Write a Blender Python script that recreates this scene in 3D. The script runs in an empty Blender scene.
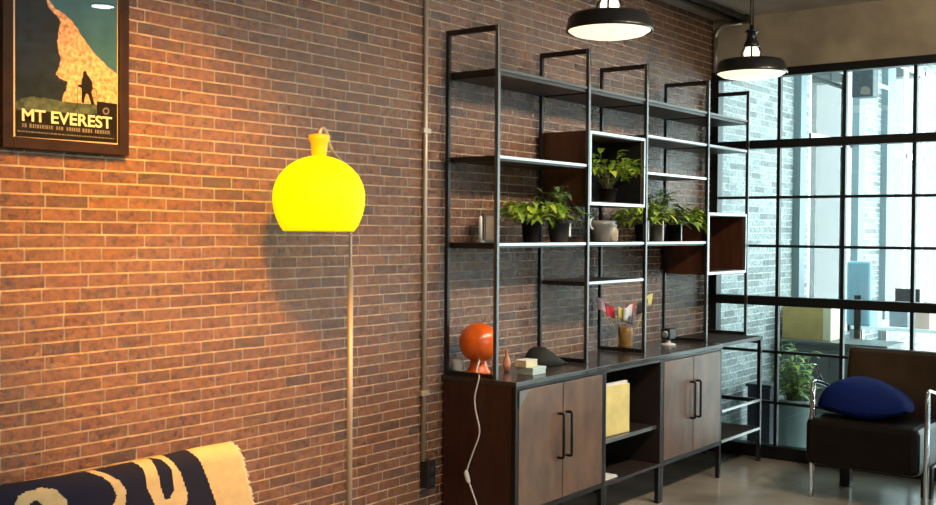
import bpy, bmesh, math, random
from mathutils import Vector, Matrix
PI = math.pi
sc = bpy.context.scene
COL = sc.collection

# ------------------------------------------------------------------ camera
YAW, PITCH, ROLL, FPX, EYE = 0.64899, 0.020174, 0.007278, 1090.0, 1.5
def cam_axes():
    f = Vector((math.cos(YAW), math.sin(YAW), 0)); r = Vector((math.sin(YAW), -math.cos(YAW), 0)); u = Vector((0, 0, 1))
    f2 = f*math.cos(PITCH) - u*math.sin(PITCH); u2 = u*math.cos(PITCH) + f*math.sin(PITCH)
    return r*math.cos(ROLL) + u2*math.sin(ROLL), u2*math.cos(ROLL) - r*math.sin(ROLL), f2
CR, CU, CF = cam_axes()
cd = bpy.data.cameras.new('camera'); cam = bpy.data.objects.new('camera', cd); COL.objects.link(cam)
cam.matrix_world = Matrix(((CR.x, CU.x, -CF.x, 0), (CR.y, CU.y, -CF.y, 0), (CR.z, CU.z, -CF.z, EYE), (0, 0, 0, 1)))
cd.sensor_width = 36; cd.lens = 36*FPX/936; cd.clip_start = 0.05; cd.clip_end = 200
sc.camera = cam
sc.view_settings.view_transform = 'Standard'; sc.view_settings.look = 'None'; sc.view_settings.gamma = 1.0
sc.view_settings.use_curve_mapping = False
sc.view_settings.exposure = 0.08
sc.cycles.use_denoising = True
sc.cycles.max_bounces = 10; sc.cycles.diffuse_bounces = 5; sc.cycles.glossy_bounces = 5
sc.cycles.transparent_max_bounces = 16
sc.cycles.sample_clamp_indirect = 6.0

def at(px, py, axis, val):
    """the point of the real plane axis=val that the survey pixel shows"""
    d = CF + CR*((px-468)/FPX) - CU*((py-252.5)/FPX)
    o = Vector((0, 0, EYE)); t = (val-o[axis])/d[axis]
    return o + d*t

# ------------------------------------------------------------------ materials
MATS = {}
def mat(name, col, rough=0.5, metal=0.0, spec=0.5, emit=None, estr=0.0, noise=0.0, nscale=20, bump=0.0, bscale=80, coat=0.0, stretch=None, trans=0.0, sheen=0.0):
    if name in MATS: return MATS[name]
    m = bpy.data.materials.new(name); m.use_nodes = True; nt = m.node_tree
    b = nt.nodes['Principled BSDF']
    b.inputs['Base Color'].default_value = (*col, 1); b.inputs['Roughness'].default_value = rough
    b.inputs['Metallic'].default_value = metal; b.inputs['Specular IOR Level'].default_value = spec
    b.inputs['Coat Weight'].default_value = coat; b.inputs['Coat Roughness'].default_value = 0.15
    b.inputs['Sheen Weight'].default_value = sheen
    if emit:
        b.inputs['Emission Color'].default_value = (*emit, 1); b.inputs['Emission Strength'].default_value = estr
    tc = nt.nodes.new('ShaderNodeTexCoord'); mp = nt.nodes.new('ShaderNodeMapping')
    nt.links.new(tc.outputs['Object'], mp.inputs['Vector'])
    if stretch: mp.inputs['Scale'].default_value = stretch
    if noise:
        n = nt.nodes.new('ShaderNodeTexNoise'); n.inputs['Scale'].default_value = nscale; n.inputs['Detail'].default_value = 6
        nt.links.new(mp.outputs['Vector'], n.inputs['Vector'])
        r = nt.nodes.new('ShaderNodeValToRGB')
        r.color_ramp.elements[0].position = 0.3; r.color_ramp.elements[1].position = 0.7
        r.color_ramp.elements[0].color = (*[c*(1-noise) for c in col], 1); r.color_ramp.elements[1].color = (*[min(1, c*(1+noise)) for c in col], 1)
        nt.links.new(n.outputs['Fac'], r.inputs['Fac']); nt.links.new(r.outputs['Color'], b.inputs['Base Color'])
    if bump:
        n2 = nt.nodes.new('ShaderNodeTexNoise'); n2.inputs['Scale'].default_value = bscale; n2.inputs['Detail'].default_value = 4
        nt.links.new(mp.outputs['Vector'], n2.inputs['Vector'])
        bp = nt.nodes.new('ShaderNodeBump'); bp.inputs['Strength'].default_value = bump; bp.inputs['Distance'].default_value = 0.01
        nt.links.new(n2.outputs['Fac'], bp.inputs['Height']); nt.links.new(bp.outputs['Normal'], b.inputs['Normal'])
    MATS[name] = m
    return m

def brick_mat(name, ramp, mortar, rough, bump, bw=0.138, rh=0.0413, ms=0.0042, spec=0.5, ybased=False, ior=1.5):
    m = bpy.data.materials.new(name); m.use_nodes = True; nt = m.node_tree; N = nt.nodes; L = nt.links
    b = N['Principled BSDF']; b.inputs['Specular IOR Level'].default_value = spec; b.inputs['IOR'].default_value = ior
    tc = N.new('ShaderNodeTexCoord'); sp = N.new('ShaderNodeSeparateXYZ'); cb = N.new('ShaderNodeCombineXYZ')
    L.new(tc.outputs['Object'], sp.inputs[0]); L.new(sp.outputs['Y' if ybased else 'X'], cb.inputs['X']); L.new(sp.outputs['Z'], cb.inputs['Y'])
    wob = N.new('ShaderNodeTexNoise'); wob.inputs['Scale'].default_value = 5; L.new(cb.outputs[0], wob.inputs['Vector'])
    wm = N.new('ShaderNodeVectorMath'); wm.operation = 'SCALE'; wm.inputs['Scale'].default_value = 0.006
    L.new(wob.outputs['Color'], wm.inputs[0])
    ad = N.new('ShaderNodeVectorMath'); ad.operation = 'ADD'; L.new(cb.outputs[0], ad.inputs[0]); L.new(wm.outputs[0], ad.inputs[1])
    br = N.new('ShaderNodeTexBrick'); L.new(ad.outputs[0], br.inputs['Vector'])
    br.inputs['Color1'].default_value = (0, 0, 0, 1); br.inputs['Color2'].default_value = (1, 1, 1, 1); br.inputs['Mortar'].default_value = (.5, .5, .5, 1)
    br.inputs['Scale'].default_value = 1; br.inputs['Brick Width'].default_value = bw; br.inputs['Row Height'].default_value = rh
    br.inputs['Mortar Size'].default_value = ms; br.inputs['Mortar Smooth'].default_value = 0.3; br.offset = 0.42; br.squash = 1.12; br.squash_frequency = 3
    rp = N.new('ShaderNodeValToRGB'); els = rp.color_ramp.elements
    els[0].position = ramp[0][0]; els[0].color = (*ramp[0][1], 1); els[1].position = ramp[-1][0]; els[1].color = (*ramp[-1][1], 1)
    for p, c in ramp[1:-1]:
        e = els.new(p); e.color = (*c, 1)
    L.new(br.outputs['Color'], rp.inputs['Fac'])
    ns = N.new('ShaderNodeTexNoise'); ns.inputs['Scale'].default_value = 38; ns.inputs['Detail'].default_value = 8; ns.inputs['Roughness'].default_value = .7
    L.new(cb.outputs[0], ns.inputs['Vector'])
    nr = N.new('ShaderNodeMapRange'); nr.inputs['To Min'].default_value = -.9; nr.inputs['To Max'].default_value = 2.8; L.new(ns.outputs['Fac'], nr.inputs['Value'])
    mu = N.new('ShaderNodeMix'); mu.data_type = 'RGBA'; mu.blend_type = 'MULTIPLY'; mu.inputs['Factor'].default_value = 1
    L.new(rp.outputs['Color'], mu.inputs['A']); L.new(nr.outputs['Result'], mu.inputs['B'])
    mn = N.new('ShaderNodeTexNoise'); mn.inputs['Scale'].default_value = 22; mn.inputs['Detail'].default_value = 5; L.new(cb.outputs[0], mn.inputs['Vector'])
    mr = N.new('ShaderNodeValToRGB'); mr.color_ramp.elements[0].position = .3; mr.color_ramp.elements[1].position = .62
    mr.color_ramp.elements[0].color = (*[c*.5 for c in mortar], 1); mr.color_ramp.elements[1].color = (*mortar, 1); L.new(mn.outputs['Fac'], mr.inputs['Fac'])
    mx = N.new('ShaderNodeMix'); mx.data_type = 'RGBA'; 
    s2 = N.new('ShaderNodeSeparateXYZ'); L.new(ad.outputs[0], s2.inputs[0])
    dv_ = N.new('ShaderNodeMath'); dv_.operation = 'DIVIDE'; dv_.inputs[1].default_value = rh; L.new(s2.outputs['Y'], dv_.inputs[0])
    pp = N.new('ShaderNodeMath'); pp.operation = 'PINGPONG'; pp.inputs[1].default_value = .5; L.new(dv_.outputs[0], pp.inputs[0])
    lt = N.new('ShaderNodeMapRange'); lt.inputs['From Min'].default_value = ms/rh*1.0; lt.inputs['From Max'].default_value = ms/rh*1.5; lt.inputs['To Min'].default_value = 1.12; lt.inputs['To Max'].default_value = .55
    L.new(pp.outputs[0], lt.inputs['Value'])
    mm_ = N.new('ShaderNodeMix'); mm_.data_type = 'RGBA'; mm_.blend_type = 'MULTIPLY'; mm_.inputs['Factor'].default_value = 1
    L.new(mr.outputs['Color'], mm_.inputs['A']); L.new(lt.outputs['Result'], mm_.inputs['B']); L.new(mm_.outputs['Result'], mx.inputs['B'])
    L.new(br.outputs['Fac'], mx.inputs['Factor']); L.new(mu.outputs['Result'], mx.inputs['A']); L.new(mx.outputs['Result'], b.inputs['Base Color'])
    rr = N.new('ShaderNodeMapRange'); rr.inputs['To Min'].default_value = rough; rr.inputs['To Max'].default_value = min(1, rough+.15)
    L.new(br.outputs['Fac'], rr.inputs['Value']); L.new(rr.outputs['Result'], b.inputs['Roughness'])
    hm = N.new('ShaderNodeMath'); hm.operation = 'MULTIPLY_ADD'; hm.inputs[1].default_value = -1.0
    h2 = N.new('ShaderNodeMath'); h2.operation = 'MULTIPLY'; h2.inputs[1].default_value = 1.3; L.new(ns.outputs['Fac'], h2.inputs[0])
    L.new(br.outputs['Fac'], hm.inputs[0]); L.new(h2.outputs[0], hm.inputs[2])
    bp = N.new('ShaderNodeBump'); bp.inputs['Strength'].default_value = bump; bp.inputs['Distance'].default_value = 0.011
    L.new(hm.outputs[0], bp.inputs['Height']); L.new(bp.outputs['Normal'], b.inputs['Normal'])
    return m

def glass_mat(name, tint=(.93, .98, .97), ior=1.45):
    m = bpy.data.materials.new(name); m.use_nodes = True; nt = m.node_tree; N = nt.nodes; L = nt.links
    N.remove(N['Principled BSDF'])
    t = N.new('ShaderNodeBsdfTransparent'); t.inputs[0].default_value = (*tint, 1)
    g = N.new('ShaderNodeBsdfGlossy'); g.inputs['Roughness'].default_value = 0.01
    fr = N.new('ShaderNodeFresnel'); fr.inputs['IOR'].default_value = ior
    mx = N.new('ShaderNodeMixShader'); L.new(fr.outputs[0], mx.inputs[0]); L.new(t.outputs[0], mx.inputs[1]); L.new(g.outputs[0], mx.inputs[2])
    L.new(mx.outputs[0], N['Material Output'].inputs['Surface'])
    return m

BRICK = brick_mat('red brown brick', [(0.0, (.075, .026, .010)), (.06, (.125, .043, .013)), (.5, (.17, .057, .016)), (.85, (.21, .078, .022)), (1.0, (.15, .06, .025))], (.60, .45, .28), 0.25, 1.0, rh=.0435, bw=.14, ms=.0034, spec=1.0, ior=1.62)
PALE = brick_mat('pale painted brick', [(0.0, (.13, .155, .16)), (.4, (.25, .29, .295)), (1.0, (.36, .4, .405))], (.58, .62, .625), 0.5, 0.8, rh=.05, bw=.155, ms=.005)
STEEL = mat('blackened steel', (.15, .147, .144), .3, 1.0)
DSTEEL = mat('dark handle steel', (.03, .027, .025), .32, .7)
EDGE = mat('brushed steel edge', (.42, .41, .4), .3, .9)
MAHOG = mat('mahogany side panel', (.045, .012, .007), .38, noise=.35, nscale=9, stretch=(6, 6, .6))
SHELFW = mat('dark stained shelf board', (.028, .02, .016), .42, spec=.35, noise=.4, nscale=8, stretch=(1, 9, 9))
BOXW = mat('brown box wood', (.075, .024, .01), .4, noise=.3, nscale=8, stretch=(5, 5, .7))
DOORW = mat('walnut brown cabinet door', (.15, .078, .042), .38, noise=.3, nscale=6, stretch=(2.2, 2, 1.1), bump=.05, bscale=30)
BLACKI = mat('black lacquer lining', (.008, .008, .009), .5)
TOPW = mat('espresso worktop', (.04, .032, .028), .22, noise=.3, nscale=7, stretch=(1, 8, 8))
CONC = mat('raw concrete', (.40, .33, .235), .8, noise=.28, nscale=3.5, bump=.25, bscale=25)
CEIL = mat('grey concrete ceiling', (.55, .5, .43), .85, noise=.2, nscale=3, bump=.2, bscale=20)
FRAME = mat('black window steel', (.01, .011, .012), .4, .3)
GLASS = glass_mat('clear partition glass')
PGLASS = glass_mat('picture glazing', (1, 1, 1), 1.5)
CHROME = mat('chrome', (.75, .75, .76), .12, 1.0)
PIPE = mat('galvanised conduit', (.5, .42, .34), .45, .45)
DPIPE = mat('dark ceiling conduit', (.05, .045, .04), .4, .6)
LEATHER = mat('dark brown leather', (.010, .007, .005), .42, spec=.22, noise=.3, nscale=15, bump=.12, bscale=120)
NAVY = mat('navy blue cloth', (.003, .012, .10), .8, spec=.15, bump=.35, bscale=28)
PLASTICB = mat('black plastic', (.012, .012, .014), .4)
POTB = mat('black glazed pot', (.012, .012, .012), .25)
POTG = mat('grey ceramic pot', (.2, .19, .17), .35, noise=.4, nscale=12)
POTW = mat('white ceramic', (.75, .73, .7), .3)
SOIL = mat('potting soil', (.025, .016, .01), .9, bump=.5, bscale=90)
LEAF1 = mat('bright green leaf', (.46, .6, .06), .4, noise=.35, nscale=16)
LEAF2 = mat('mid green leaf', (.28, .44, .07), .4, noise=.4, nscale=16)
LEAF3 = mat('dark green leaf', (.1, .17, .06), .35, noise=.5, nscale=14)
LEAFR = mat('dark burgundy leaf', (.05, .03, .022), .35, noise=.6, nscale=14)
STEM = mat('plant stem', (.16, .17, .06), .6)
ORANGE = mat('orange enamel', (.85, .13, .008), .25, coat=.5)
WHITEP = mat('white plastic', (.8, .79, .76), .4)
YELLOW = mat('yellow lamp acrylic', (.9, .7, .0), .65, spec=.2, emit=(1.0, .80, .0), estr=.9)
NECK = mat('amber lamp neck', (.85, .42, .01), .3, emit=(1.0, .42, .005), estr=.35)

def floor_mat():
    m = mat('polished concrete floor', (.33, .28, .22), .2, noise=.35, nscale=2.2)
    return m
FLOORM = floor_mat()

# ------------------------------------------------------------------ mesh helpers
class MB:
    def __init__(s): s.bm = bmesh.new()
    def box(s, x0, x1, y0, y1, z0, z1, mi=0):
        v = [s.bm.verts.new(p) for p in ((x0,y0,z0),(x1,y0,z0),(x1,y1,z0),(x0,y1,z0),(x0,y0,z1),(x1,y0,z1),(x1,y1,z1),(x0,y1,z1))]
        for q in ((3,2,1,0),(4,5,6,7),(0,1,5,4),(1,2,6,5),(2,3,7,6),(3,0,4,7)):
            f = s.bm.faces.new([v[i] for i in q]); f.material_index = mi
        return s
    def tube(s, pts, r, n=10, cap=True, mi=0):
        pts = [Vector(p) for p in pts]; rr = r if isinstance(r, (list, tuple)) else [r]*len(pts)
        rings = []; prev = None
        for i, p in enumerate(pts):
            a = pts[max(0, i-1)]; b = pts[min(len(pts)-1, i+1)]; d = (b-a).normalized()
            if prev is None:
                up = Vector((0, 0, 1)) if abs(d.z) < .9 else Vector((1, 0, 0))
                u = d.cross(up).normalized()
            else:
                u = (prev - d*prev.dot(d)).normalized()
            prev = u; w = d.cross(u)
            rings.append([s.bm.verts.new(p + (u*math.cos(2*PI*k/n) + w*math.sin(2*PI*k/n))*rr[i]) for k in range(n)])
        for A, B in zip(rings, rings[1:]):
            for k in range(n):
                f = s.bm.faces.new((A[k], A[(k+1) % n], B[(k+1) % n], B[k])); f.smooth = True; f.material_index = mi
        if cap:
            s.bm.faces.new(rings[0][::-1]).material_index = mi; s.bm.faces.new(rings[-1]).material_index = mi
        return s
    def lathe(s, c, prof, n=32, mi=0, capb=True, capt=True, axis=None, smooth=True):
        c = Vector(c); M = Matrix.Identity(3) if axis is None else Vector((0, 0, 1)).rotation_difference(Vector(axis)).to_matrix()
        rings = []
        for r, z in prof:
            rings.append([s.bm.verts.new(c + M @ Vector((r*math.cos(2*PI*k/n), r*math.sin(2*PI*k/n), z))) for k in range(n)])
        for A, B in zip(rings, rings[1:]):
            for k in range(n):
                f = s.bm.faces.new((A[k], A[(k+1) % n], B[(k+1) % n], B[k])); f.smooth = smooth; f.material_index = mi
        if capb: s.bm.faces.new(rings[0][::-1]).material_index = mi
        if capt: s.bm.faces.new(rings[-1]).material_index = mi
        return s
    def poly(s, pts, mi=0):
        f = s.bm.faces.new([s.bm.verts.new(p) for p in pts]); f.material_index = mi; return s
    def grid(s, fn, nu, nv, mi=None, smooth=True):
        V = [[s.bm.verts.new(fn(i/nu, j/nv)) for j in range(nv+1)] for i in range(nu+1)]
        for i in range(nu):
            for j in range(nv):
                f = s.bm.faces.new((V[i][j], V[i+1][j], V[i+1][j+1], V[i][j+1])); f.smooth = smooth
                if mi: f.material_index = mi((i+.5)/nu, (j+.5)/nv)
        return s
    def build(s, name, mats, parent=None, bevel=0.0, solid=0.0, subd=0, fix=True):
        me = bpy.data.meshes.new(name)
        if fix: bmesh.ops.recalc_face_normals(s.bm, faces=s.bm.faces)
        s.bm.to_mesh(me); s.bm.free()
        for m in (mats if isinstance(mats, (list, tuple)) else [mats]): me.materials.append(m)
        o = bpy.data.objects.new(name, me); COL.objects.link(o)
        if parent:
            o.parent = parent
            inv = Matrix.Translation(-Vector(world_loc(parent)))
            me.transform(inv)
        if solid:
            md = o.modifiers.new('thickness', 'SOLIDIFY'); md.thickness = solid; md.offset = 0
        if bevel:
            md = o.modifiers.new('soft edge', 'BEVEL'); md.width = bevel; md.segments = 2; md.limit_method = 'ANGLE'
        if subd:
            md = o.modifiers.new('smooth', 'SUBSURF'); md.levels = subd; md.render_levels = subd
        return o
def world_loc(o):
    l = Vector(o.location)
    while o.parent: o = o.parent; l += Vector(o.location)
    return l
def tag(o, label, cat, group=None):
    o['label'] = label; o['category'] = cat
    if group: o['group'] = group
    return o
def thing(name, loc, label, cat, group=None):
    o = bpy.data.objects.new(name, None); COL.objects.link(o); o.location = loc; o.empty_display_size = .1
    return tag(o, label, cat, group)
def st(o): o['kind'] = 'structure'; return o
def root(name, loc=(0, 0, 0)):
    o = bpy.data.objects.new(name, None); COL.objects.link(o); o.location = loc; o.empty_display_size = .1
    return st(o)
def copy_thing(r, loc):
    c = r.copy(); COL.objects.link(c); c.location = loc
    for ch in list(r.children):
        d = ch.copy(); COL.objects.link(d); d.parent = c
        for g in list(ch.children):
            e = g.copy(); COL.objects.link(e); e.parent = d
    return c

# ------------------------------------------------------------------ the setting
XF, YW, ZC, YE = 7.0, 3.2, 2.95, -.25
X0, Y0, XB = -3.0, -4.0, 13.0
st(MB().box(X0, XF+.02, Y0, YW+.2, -.12, 0).build('floor', FLOORM))
st(MB().box(XF+.0205, XB, Y0, YW+.2, -.12, 0).build('floor_beyond', mat('pale polished floor', (.6, .62, .61), .25, noise=.15, nscale=2)))
st(MB().box(X0, XF+.12, Y0, YW+.2, ZC, ZC+.15).build('ceiling', CEIL))
st(MB().box(X0, XF+.05, YW, YW+.2, 0, ZC).build('wall_left', BRICK))
st(MB().box(X0-.15, X0, Y0, YW, 0, ZC).build('wall_back', CONC))
# wall behind the camera with three tall openings
wb = MB()
for a, b in ((-3, -1.6), (-.9, 1.2), (1.9, 4.0), (4.7, 7.12)): wb.box(a, b, Y0-.15, Y0, 0, ZC)
for a, b in ((-1.6, -.9), (1.2, 1.9), (4.0, 4.7)): wb.box(a, b, Y0-.15, Y0, 0, .7); wb.box(a, b, Y0-.15, Y0, 2.88, ZC)
st(wb.build('wall_right', CONC))
# concrete band over the glazing
st(MB().box(XF-.02, XF+.12, Y0, YW, 2.585, ZC).box(XF-.02, XF+.12, Y0, YE, 0, 2.585).build('wall_far', CONC))
# steel partition window
win = root('window_1', (XF, 0, 0))
w = MB()
w.box(XF-.045, XF+.04, YW-.055, YW, 0, 2.59)
for a, b in ((2.532, 2.585), (2.06, 2.115), (1.017, 1.078), (0, .085)): w.box(XF-.045, XF+.04, YE, YW-.055, a, b)
w.build('frame', FRAME, win, bevel=.002)
w = MB()
ys = [YW-.47-.43*k for k in range(7)]
for y in ys: w.box(XF-.014, XF+.02, y-.011, y+.011, .085, 2.532)
for z in (1.735, 1.411, .708, .37): w.box(XF-.013, XF+.019, YE, YW-.055, z-.009, z+.009)
w.build('mullion', FRAME, win)
MB().box(XF+.001, XF+.005, YE, YW-.055, .085, 2.532).build('pane', GLASS, win)

# hall beyond the glass
hb = MB(); TB = .05
hb.box(XF+.05, 8.85, YW, YW+TB, 0, 3.6)
hb.box(9.95, 11.05, YW, YW+TB, 0, 3.6)
hb.box(8.85, 9.95, YW, YW+TB, 0, .62); hb.box(11.05, 13, YW, YW+TB, 0, .62)
hb.box(8.85, 9.95, YW, YW+TB, 3.25, 3.6); hb.box(11.05, 13, YW, YW+TB, 3.25, 3.6)
st(hb.build('wall_beyond', PALE))
BLUEG = mat('blue grey painted trim', (.16, .22, .245), .5)
tr = root('trim_1', (9, YW, 0))
for a, b in ((8.5, 8.62), (9.95, 10.12), (10.8, 11.05)): MB().box(a, b, YW-.06, YW, 0, 3.4).build('pilaster', BLUEG, tr)
for n, (a, b, mids) in enumerate(((8.85, 9.95, ()), (11.05, 13, (11.7, 12.35)))):
    wn = root('window_%d' % (n+2), ((a+b)/2, YW+.1, 0))
    f = MB()
    for x in (a+.03, b-.03)+tuple(mids): f.box(x-.03, x+.03, YW+.005, YW+.045, .62, 3.25)
    for z in (.65, 2.3, 3.22): f.box(a, b, YW+.005, YW+.045, z-.03, z+.03)
    f.build('frame', mat('pale window frame', (.8, .84, .85), .5), wn)
    MB().box(a, b, YW+.023, YW+.027, .62, 3.25).build('pane', GLASS, wn)
# end of the hall: tall glazing
eb = MB()
eb.box(XB, XB+.2, Y0, YW+.2, 0, .06); eb.box(XB, XB+.2, Y0, YW+.2, 3.3, 3.6)
for y in (YW+.1, 1.7, .1, -1.5, -3.1): eb.box(XB, XB+.2, y-.06, y+.06, .06, 3.3)
st(eb.build('wall_end', mat('white painted plaster', (.75, .8, .8), .6)))
st(MB().box(XF+.12, 8.0, Y0, YW+.2, 3.5, 3.65).box(12.2, XB+.2, Y0, YW+.2, 3.5, 3.65).box(8.0, 12.2, 2.5, YW+.2, 3.5, 3.65).box(8.0, 12.2, Y0, -3.2, 3.5, 3.65).build('ceiling_beyond', mat('white ceiling', (.7, .76, .77), .7)))
hr = MB()
for a, b in ((7.1, 8.0), (10.2, 10.8), (12.6, 13.2)): hr.box(a, b, Y0-.15, Y0, 0, 3.5)
hr.box(8, 12.6, Y0-.15, Y0, 0, .06); hr.box(8, 12.6, Y0-.15, Y0, 3.2, 3.5)
st(hr.build('wall_front', mat('white painted plaster', (.75, .8, .8), .6)))

# conduits
def arc(c, r, a0, a1, ax1, ax2, n=8):
    c = Vector(c); ax1 = Vector(ax1); ax2 = Vector(ax2)
    return [c + ax1*(r*math.cos(a0+(a1-a0)*k/n)) + ax2*(r*math.sin(a0+(a1-a0)*k/n)) for k in range(n+1)]
t = thing('wall_conduit', (3.87, 3.18, 0), 'thin vertical metal conduit running down the brick wall to a black socket', 'pipe')
MB().tube([(3.87, 3.186, ZC), (3.87, 3.186, .435)], .011).build('tube', PIPE, t)
for z in (1.955, .75): MB().box(3.842, 3.898, 3.172, 3.2, z-.012, z+.012).build('clamp', PIPE, t, bevel=.003)
s = thing('wall_socket', (3.885, 3.17, .31), 'black surface-mounted socket box at the foot of the conduit on the brick wall', 'socket')
MB().box(3.862, 3.918, 3.15, 3.2, .31, .437).build('housing', PLASTICB, s, bevel=.004)
for z in (.345, .4): MB().lathe((3.89, 3.1505, z), [(.016, 0), (.016, .003), (.012, .003), (.012, .001)], 16, axis=(0, -1, 0)).build('outlet', mat('dark socket face', (.03, .03, .035), .3), s)
ccol = mat('pale conduit', (.5, .45, .38), .4, .6)
pts = [(6.955, 3.17, 2.60), (6.955, 3.17, 2.82)] + arc((6.955, 3.09, 2.82), .08, 0, PI/2, (0, 1, 0), (0, 0, 1)) + [(6.955, 2.98, 2.90)]
tag(MB().tube(pts, .014).build('corner_conduit', ccol), 'pale bent conduit rising beside the brick corner above the glazing', 'pipe')
for k, (y, x1, lab) in enumerate(((3.02, 6.9, 'dark ceiling conduit nearer the brick wall'), (2.94, 6.9, 'dark ceiling conduit farther from the brick wall, in line with the pendants'))):
    tag(MB().tube([(-2.9, y, 2.925), (x1, y, 2.925)], .017).build('ceiling_conduit', DPIPE), lab, 'pipe', 'ceiling conduits')
tag(MB().box(6.9, 6.96, 2.92, 3.04, 2.9, 2.95).build('junction_box', DPIPE, bevel=.004), 'small dark junction box where the ceiling conduits end at the concrete wall', 'junction box')

# ------------------------------------------------------------------ pendants
DIFF = mat('glowing frosted diffuser', (.9, .88, .8), .4, emit=(1.0, .92, .62), estr=1.15)
BULB = mat('glowing glass neck', (.9, .85, .75), .2, emit=(1.0, .86, .55), estr=2.2)
SHADE = mat('black enamel shade', (.012, .011, .011), .3, .2)
def pendant(loc, label):
    x, y, z = loc
    t = thing('pendant_lamp', loc, label, 'lamp', 'industrial pendant lamps')
    MB().lathe(loc, [(.198, 0), (.203, .004), (.198, .016), (.19, .06), (.176, .076), (.12, .082), (.05, .086), (.045, .08), (.12, .076), (.168, .068), (.182, .05), (.19, .004)], 40, capb=False, capt=False).build('lamp_shade', SHADE, t)
    MB().lathe(loc, [(.19, .004), (.165, -.012), (.12, -.022), (.06, -.028), (.015, -.03)], 40, capt=True, capb=False).build('diffuser', DIFF, t)
    MB().lathe(loc, [(.03, .072), (.042, .085), (.044, .125), (.032, .155)], 20).build('glass_neck', BULB, t)
    c = MB()
    for k in range(4):
        a = 2*PI*k/4 + .4; d = Vector((math.cos(a), math.sin(a), 0))
        c.tube([Vector(loc)+d*.058+Vector((0, 0, .07)), Vector(loc)+d*.056+Vector((0, 0, .12)), Vector(loc)+d*.036+Vector((0, 0, .16))], .006, 6)
    c.lathe((x, y, z+.068), [(.062, 0), (.062, .01), (.05, .01), (.05, 0)], 20, capb=False, capt=False)
    c.build('cage', SHADE, t)
    MB().lathe(loc, [(.044, .152), (.046, .165), (.03, .195), (.026, .235), (.036, .238), (.036, .25), (.014, .262), (.012, .28)], 20).build('socket_fitting', SHADE, t)
    MB().tube([(x-.008, y-.01, z+.27), (x-.008, y-.01, ZC-.02)], .004, 6).build('cord', SHADE, t)
    MB().tube([(x+.008, y+.012, z+.25), (x+.008, y+.012, ZC-.02)], .004, 6).build('cord', SHADE, t)
    MB().lathe((x, y, ZC), [(.055, -.02), (.06, -.012), (.06, 0)], 20).build('ceiling_rose', SHADE, t)
    return t
p1 = pendant((4.425, 2.545, 2.425), 'black dish pendant lamp hanging before the brick wall, its neck cut off above')
p2 = copy_thing(p1, (5.97, 2.50, 2.408)); p2['label'] = 'smaller black dish pendant lamp hanging before the concrete band over the glazing'
dl = thing('ceiling_downlight', (3.0, 1.3, ZC), 'small round ceiling downlight seen only as a spark in the poster glass', 'lamp')
DLP = at(103, 6, 1, 3.17); dv = (DLP-Vector((0, 0, EYE))); kk = (ZC-.006-DLP.z)/dv.z; dl.location = (DLP.x+dv.x*kk, DLP.y-dv.y*kk, ZC-.012)
MB().lathe(dl.location, [(.075, 0), (.078, .004), (.078, .012)], 24, capb=False, capt=False).build('trim_ring', SHADE, dl)
MB().lathe(dl.location, [(.07, .002), (.02, .0)][::-1], 24, capt=False).build('diffuser', mat('downlight lens', (.9, .9, .9), .4, emit=(1, .95, .9), estr=12.0), dl)

# ------------------------------------------------------------------ shelving
XP = [4.02, 4.8125, 5.437, 6.235, 6.85]; YSF, YSB, ZT, PW = 2.887, 3.172, 2.432, .0098
su = thing('shelving_unit', (5.4, 3.03, .82), 'tall black steel open shelving with wooden cubes, standing on the cabinet row', 'shelf')
for i, x in enumerate(XP):
    zb = .822
    for y in (YSF, YSB): MB().box(x-PW, x+PW, y-PW, y+PW, zb, ZT).build('post', STEEL if y == YSF else DSTEEL, su, bevel=.002)  # front posts' lit look put into colour: back posts take darker steel
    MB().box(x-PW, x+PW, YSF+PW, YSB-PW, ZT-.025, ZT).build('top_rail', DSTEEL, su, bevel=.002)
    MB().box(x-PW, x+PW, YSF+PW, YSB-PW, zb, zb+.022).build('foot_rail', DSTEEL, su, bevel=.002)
EDGE_DIM = mat('dimmed steel edge', (.12, .11, .1), .4, .9)  # steel edge darkened in colour for the top strips, which catch little light
def board(x0, x1, z, th=.022, y0=YSF, edge=True, name='shelf'):
    b = MB().box(x0, x1, y0+.004, YSB, z-th, z).build(name, SHELFW, su)
    e = MB().box(x0, x1, y0-.004, y0+.004, z-min(th, .013), z+.001).build('edge_strip', EDGE_DIM if z > 2.2 else EDGE, b, bevel=.001)
    MB().box(x0-.004, x0, y0+.012, YSB, z-th-.004, z).build('side_rail', DSTEEL, b)
    return b
g = PW+.005
for a, b in zip(XP, XP[1:]): board(a+g, b-g, 2.238, .03)
board(XP[0]+g, XP[1]-g, 1.842)
for a, b in zip(XP[:3], XP[1:4]): board(a+g, b-g, 1.443)
board(XP[2]+g, XP[3]-g, 2.041, .018); board(XP[3]+g, XP[4]-g, 2.041, .018)
board(XP[2]+g, XP[3]-g, 1.834, .014)
board(XP[1]+g, XP[2]-g, 1.24, .018)
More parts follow.
